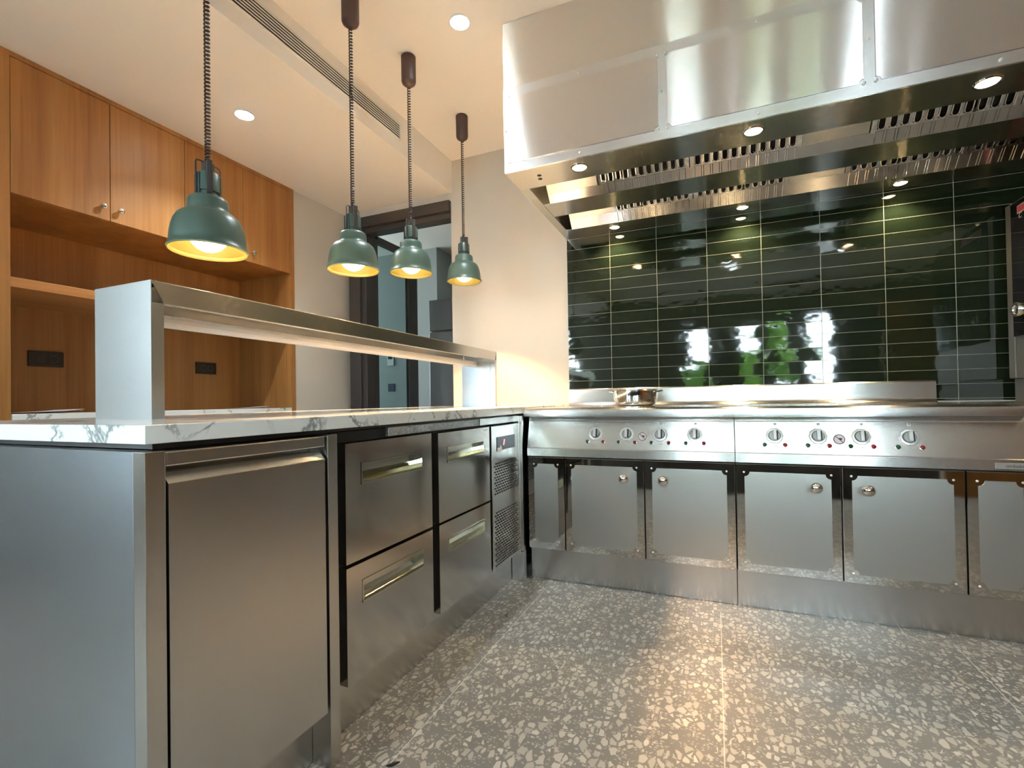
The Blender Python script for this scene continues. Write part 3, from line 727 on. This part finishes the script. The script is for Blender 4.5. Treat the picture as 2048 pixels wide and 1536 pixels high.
# ------------------------------------------------------------------ built-in wooden cupboard
wc = thing('wooden_cupboard', 'built-in orange-brown wooden cupboard with upper doors over an open niche', 'cupboard', (-3.1, 1.85, 0))
X0, XB = -2.86, -3.40
m = MB(); m.box(XB, X0, .98, 1.093, 0, 2.534).box(XB, X0, 2.618, 2.656, 0, 2.534).box(XB, X0, 1.093, 2.618, 2.511, 2.534)
m.box(XB, X0-.022, 1.093, 2.618, 1.900, 1.918).build('frame', M['wood'], wc, .001)
bx('back_panel', M['wood'], wc, XB-.018, XB, .98, 2.656, 0, 2.534, 0)
bx('shelf', M['wood_shelf'], wc, XB, X0-.004, 1.093, 2.618, 1.482, 1.526, .001)
bx('base_cabinet', M['wood'], wc, XB, X0-.01, 1.093, 2.618, .08, .867, .001)
for i, (a, b, kn) in enumerate(((1.095, 1.4755, 1.438), (1.4785, 1.8565, 1.515), (1.8595, 2.2375, 2.198), (2.2405, 2.616, 2.298))):
    d = bx('door', M['wood'], wc, X0-.021, X0, a, b, 1.9, 2.508, .0012)
    MB().lathe([(.006, 0), (.0055, .010), (.011, .016), (.0145, .022), (.013, .030), (.006, .034), (0, .035)], (X0, kn, 1.962), 24, 'x').build('knob', M['chrome_soft'], d)
MB().box(XB, X0+.004, 1.095, 2.616, .868, .915).build('counter_slab', M['marble'], wc, .0015, label='white marble counter slab in the niche')
def socket(y0, y1, z0, z1, label):
    t = thing('power_socket', label, 'socket', (XB, (y0+y1)/2, (z0+z1)/2), 'black sockets in the niche')
    bx('face_plate', M['socket_black'], t, XB, XB+.010, y0, y1, z0, z1, .002)
    w = (y1-y0)/3
    for k in (1, 2):
        cy = y0+w*(k+.1)
        MB().lathe([(.021, 0), (.021, .003), (.018, .003), (.018, .0), (0, .0)], (XB+.0098, cy, (z0+z1)/2), 24, 'x').build('outlet', M['outlet'], t)
M['socket_black'] = simple('socket_black', (.012, .009, .008), .35)
M['outlet'] = simple('outlet_dark_grey', (.06, .045, .04), .35)
socket(1.366, 1.518, 1.168, 1.252, 'black double socket on the left in the niche, left of the steel post')
socket(2.270, 2.420, 1.168, 1.252, 'black double socket on the right in the niche, seen under the steel shelf')
def papers(x0, y0, n, label, seed):
    rnd = random.Random(seed); m = MB()
    for i in range(n):
        a = rnd.uniform(-.25, .25); L, w = .24, .16; z = .9155+i*.0035
        N = 8; ca, sa = math.cos(a), math.sin(a); vs = []; fs = []
        for j in range(N+1):
            for k in (0, 1):
                u = -L/2+L*j/N; v = (k-.5)*w; zz = z+.012*((j/N)**3)*rnd.uniform(.6, 1)
                vs.append((x0+u*sa+v*ca, y0+u*ca-v*sa, zz))
        for j in range(N): fs.append((2*j, 2*j+1, 2*j+3, 2*j+2))
        m.add(vs, fs, True)
    o = m.build('paper_stack', M['paper'], None); tag(o, label, 'papers')
papers(-3.0, 1.27, 3, 'loose white papers at the left end of the niche counter', 3)
papers(-3.05, 2.40, 2, 'loose white papers at the right end of the niche counter', 5)

# ------------------------------------------------------------------ things in the side room
fg = thing('fridge', 'grey two-door fridge in the side room, seen through the glazed doorway', 'fridge', (-2.3, 4.4, 0))
bx('body', M['fridge'], fg, -2.62, -1.92, 4.14, 4.78, .03, 1.955, .004)
bx('freezer_door', M['fridge'], fg, -2.62, -1.92, 4.10, 4.135, 1.647, 1.955, .006)
bx('fridge_door', M['fridge'], fg, -2.62, -1.92, 4.10, 4.135, .05, 1.632, .006)
bx('base', M['dark_metal'], fg, -2.60, -1.94, 4.15, 4.76, 0, .03, 0)
bx('sticker', M['sticker'] if 'sticker' in M else M['display'], fg, -2.345, -2.28, 4.098, 4.10, 1.79, 1.88, 0)
th = thing('thermostat', 'small white wall thermostat with a dark screen in the side room', 'thermostat', (-3.545, 4.70, 1.43))
bx('case', M['white'], th, -3.58, -3.492, 4.685, 4.70, 1.378, 1.498, .003)
bx('screen', M['black_gloss'], th, -3.567, -3.505, 4.683, 4.685, 1.455, 1.490, 0)
tag(bx('wall_switch', M['display'], None, -3.58, -3.488, 4.69, 4.70, 1.072, 1.165, .003), 'dark square switch plate below the thermostat in the side room', 'switch')
# scrap on the floor
tag(MB().prism([(-.80, 1.02), (-.785, 1.026), (-.775, 1.045), (-.79, 1.036)], 'z', .0005, .004).build('debris_scrap', M['black'], None), 'tiny black scrap on the floor by the island', 'debris')
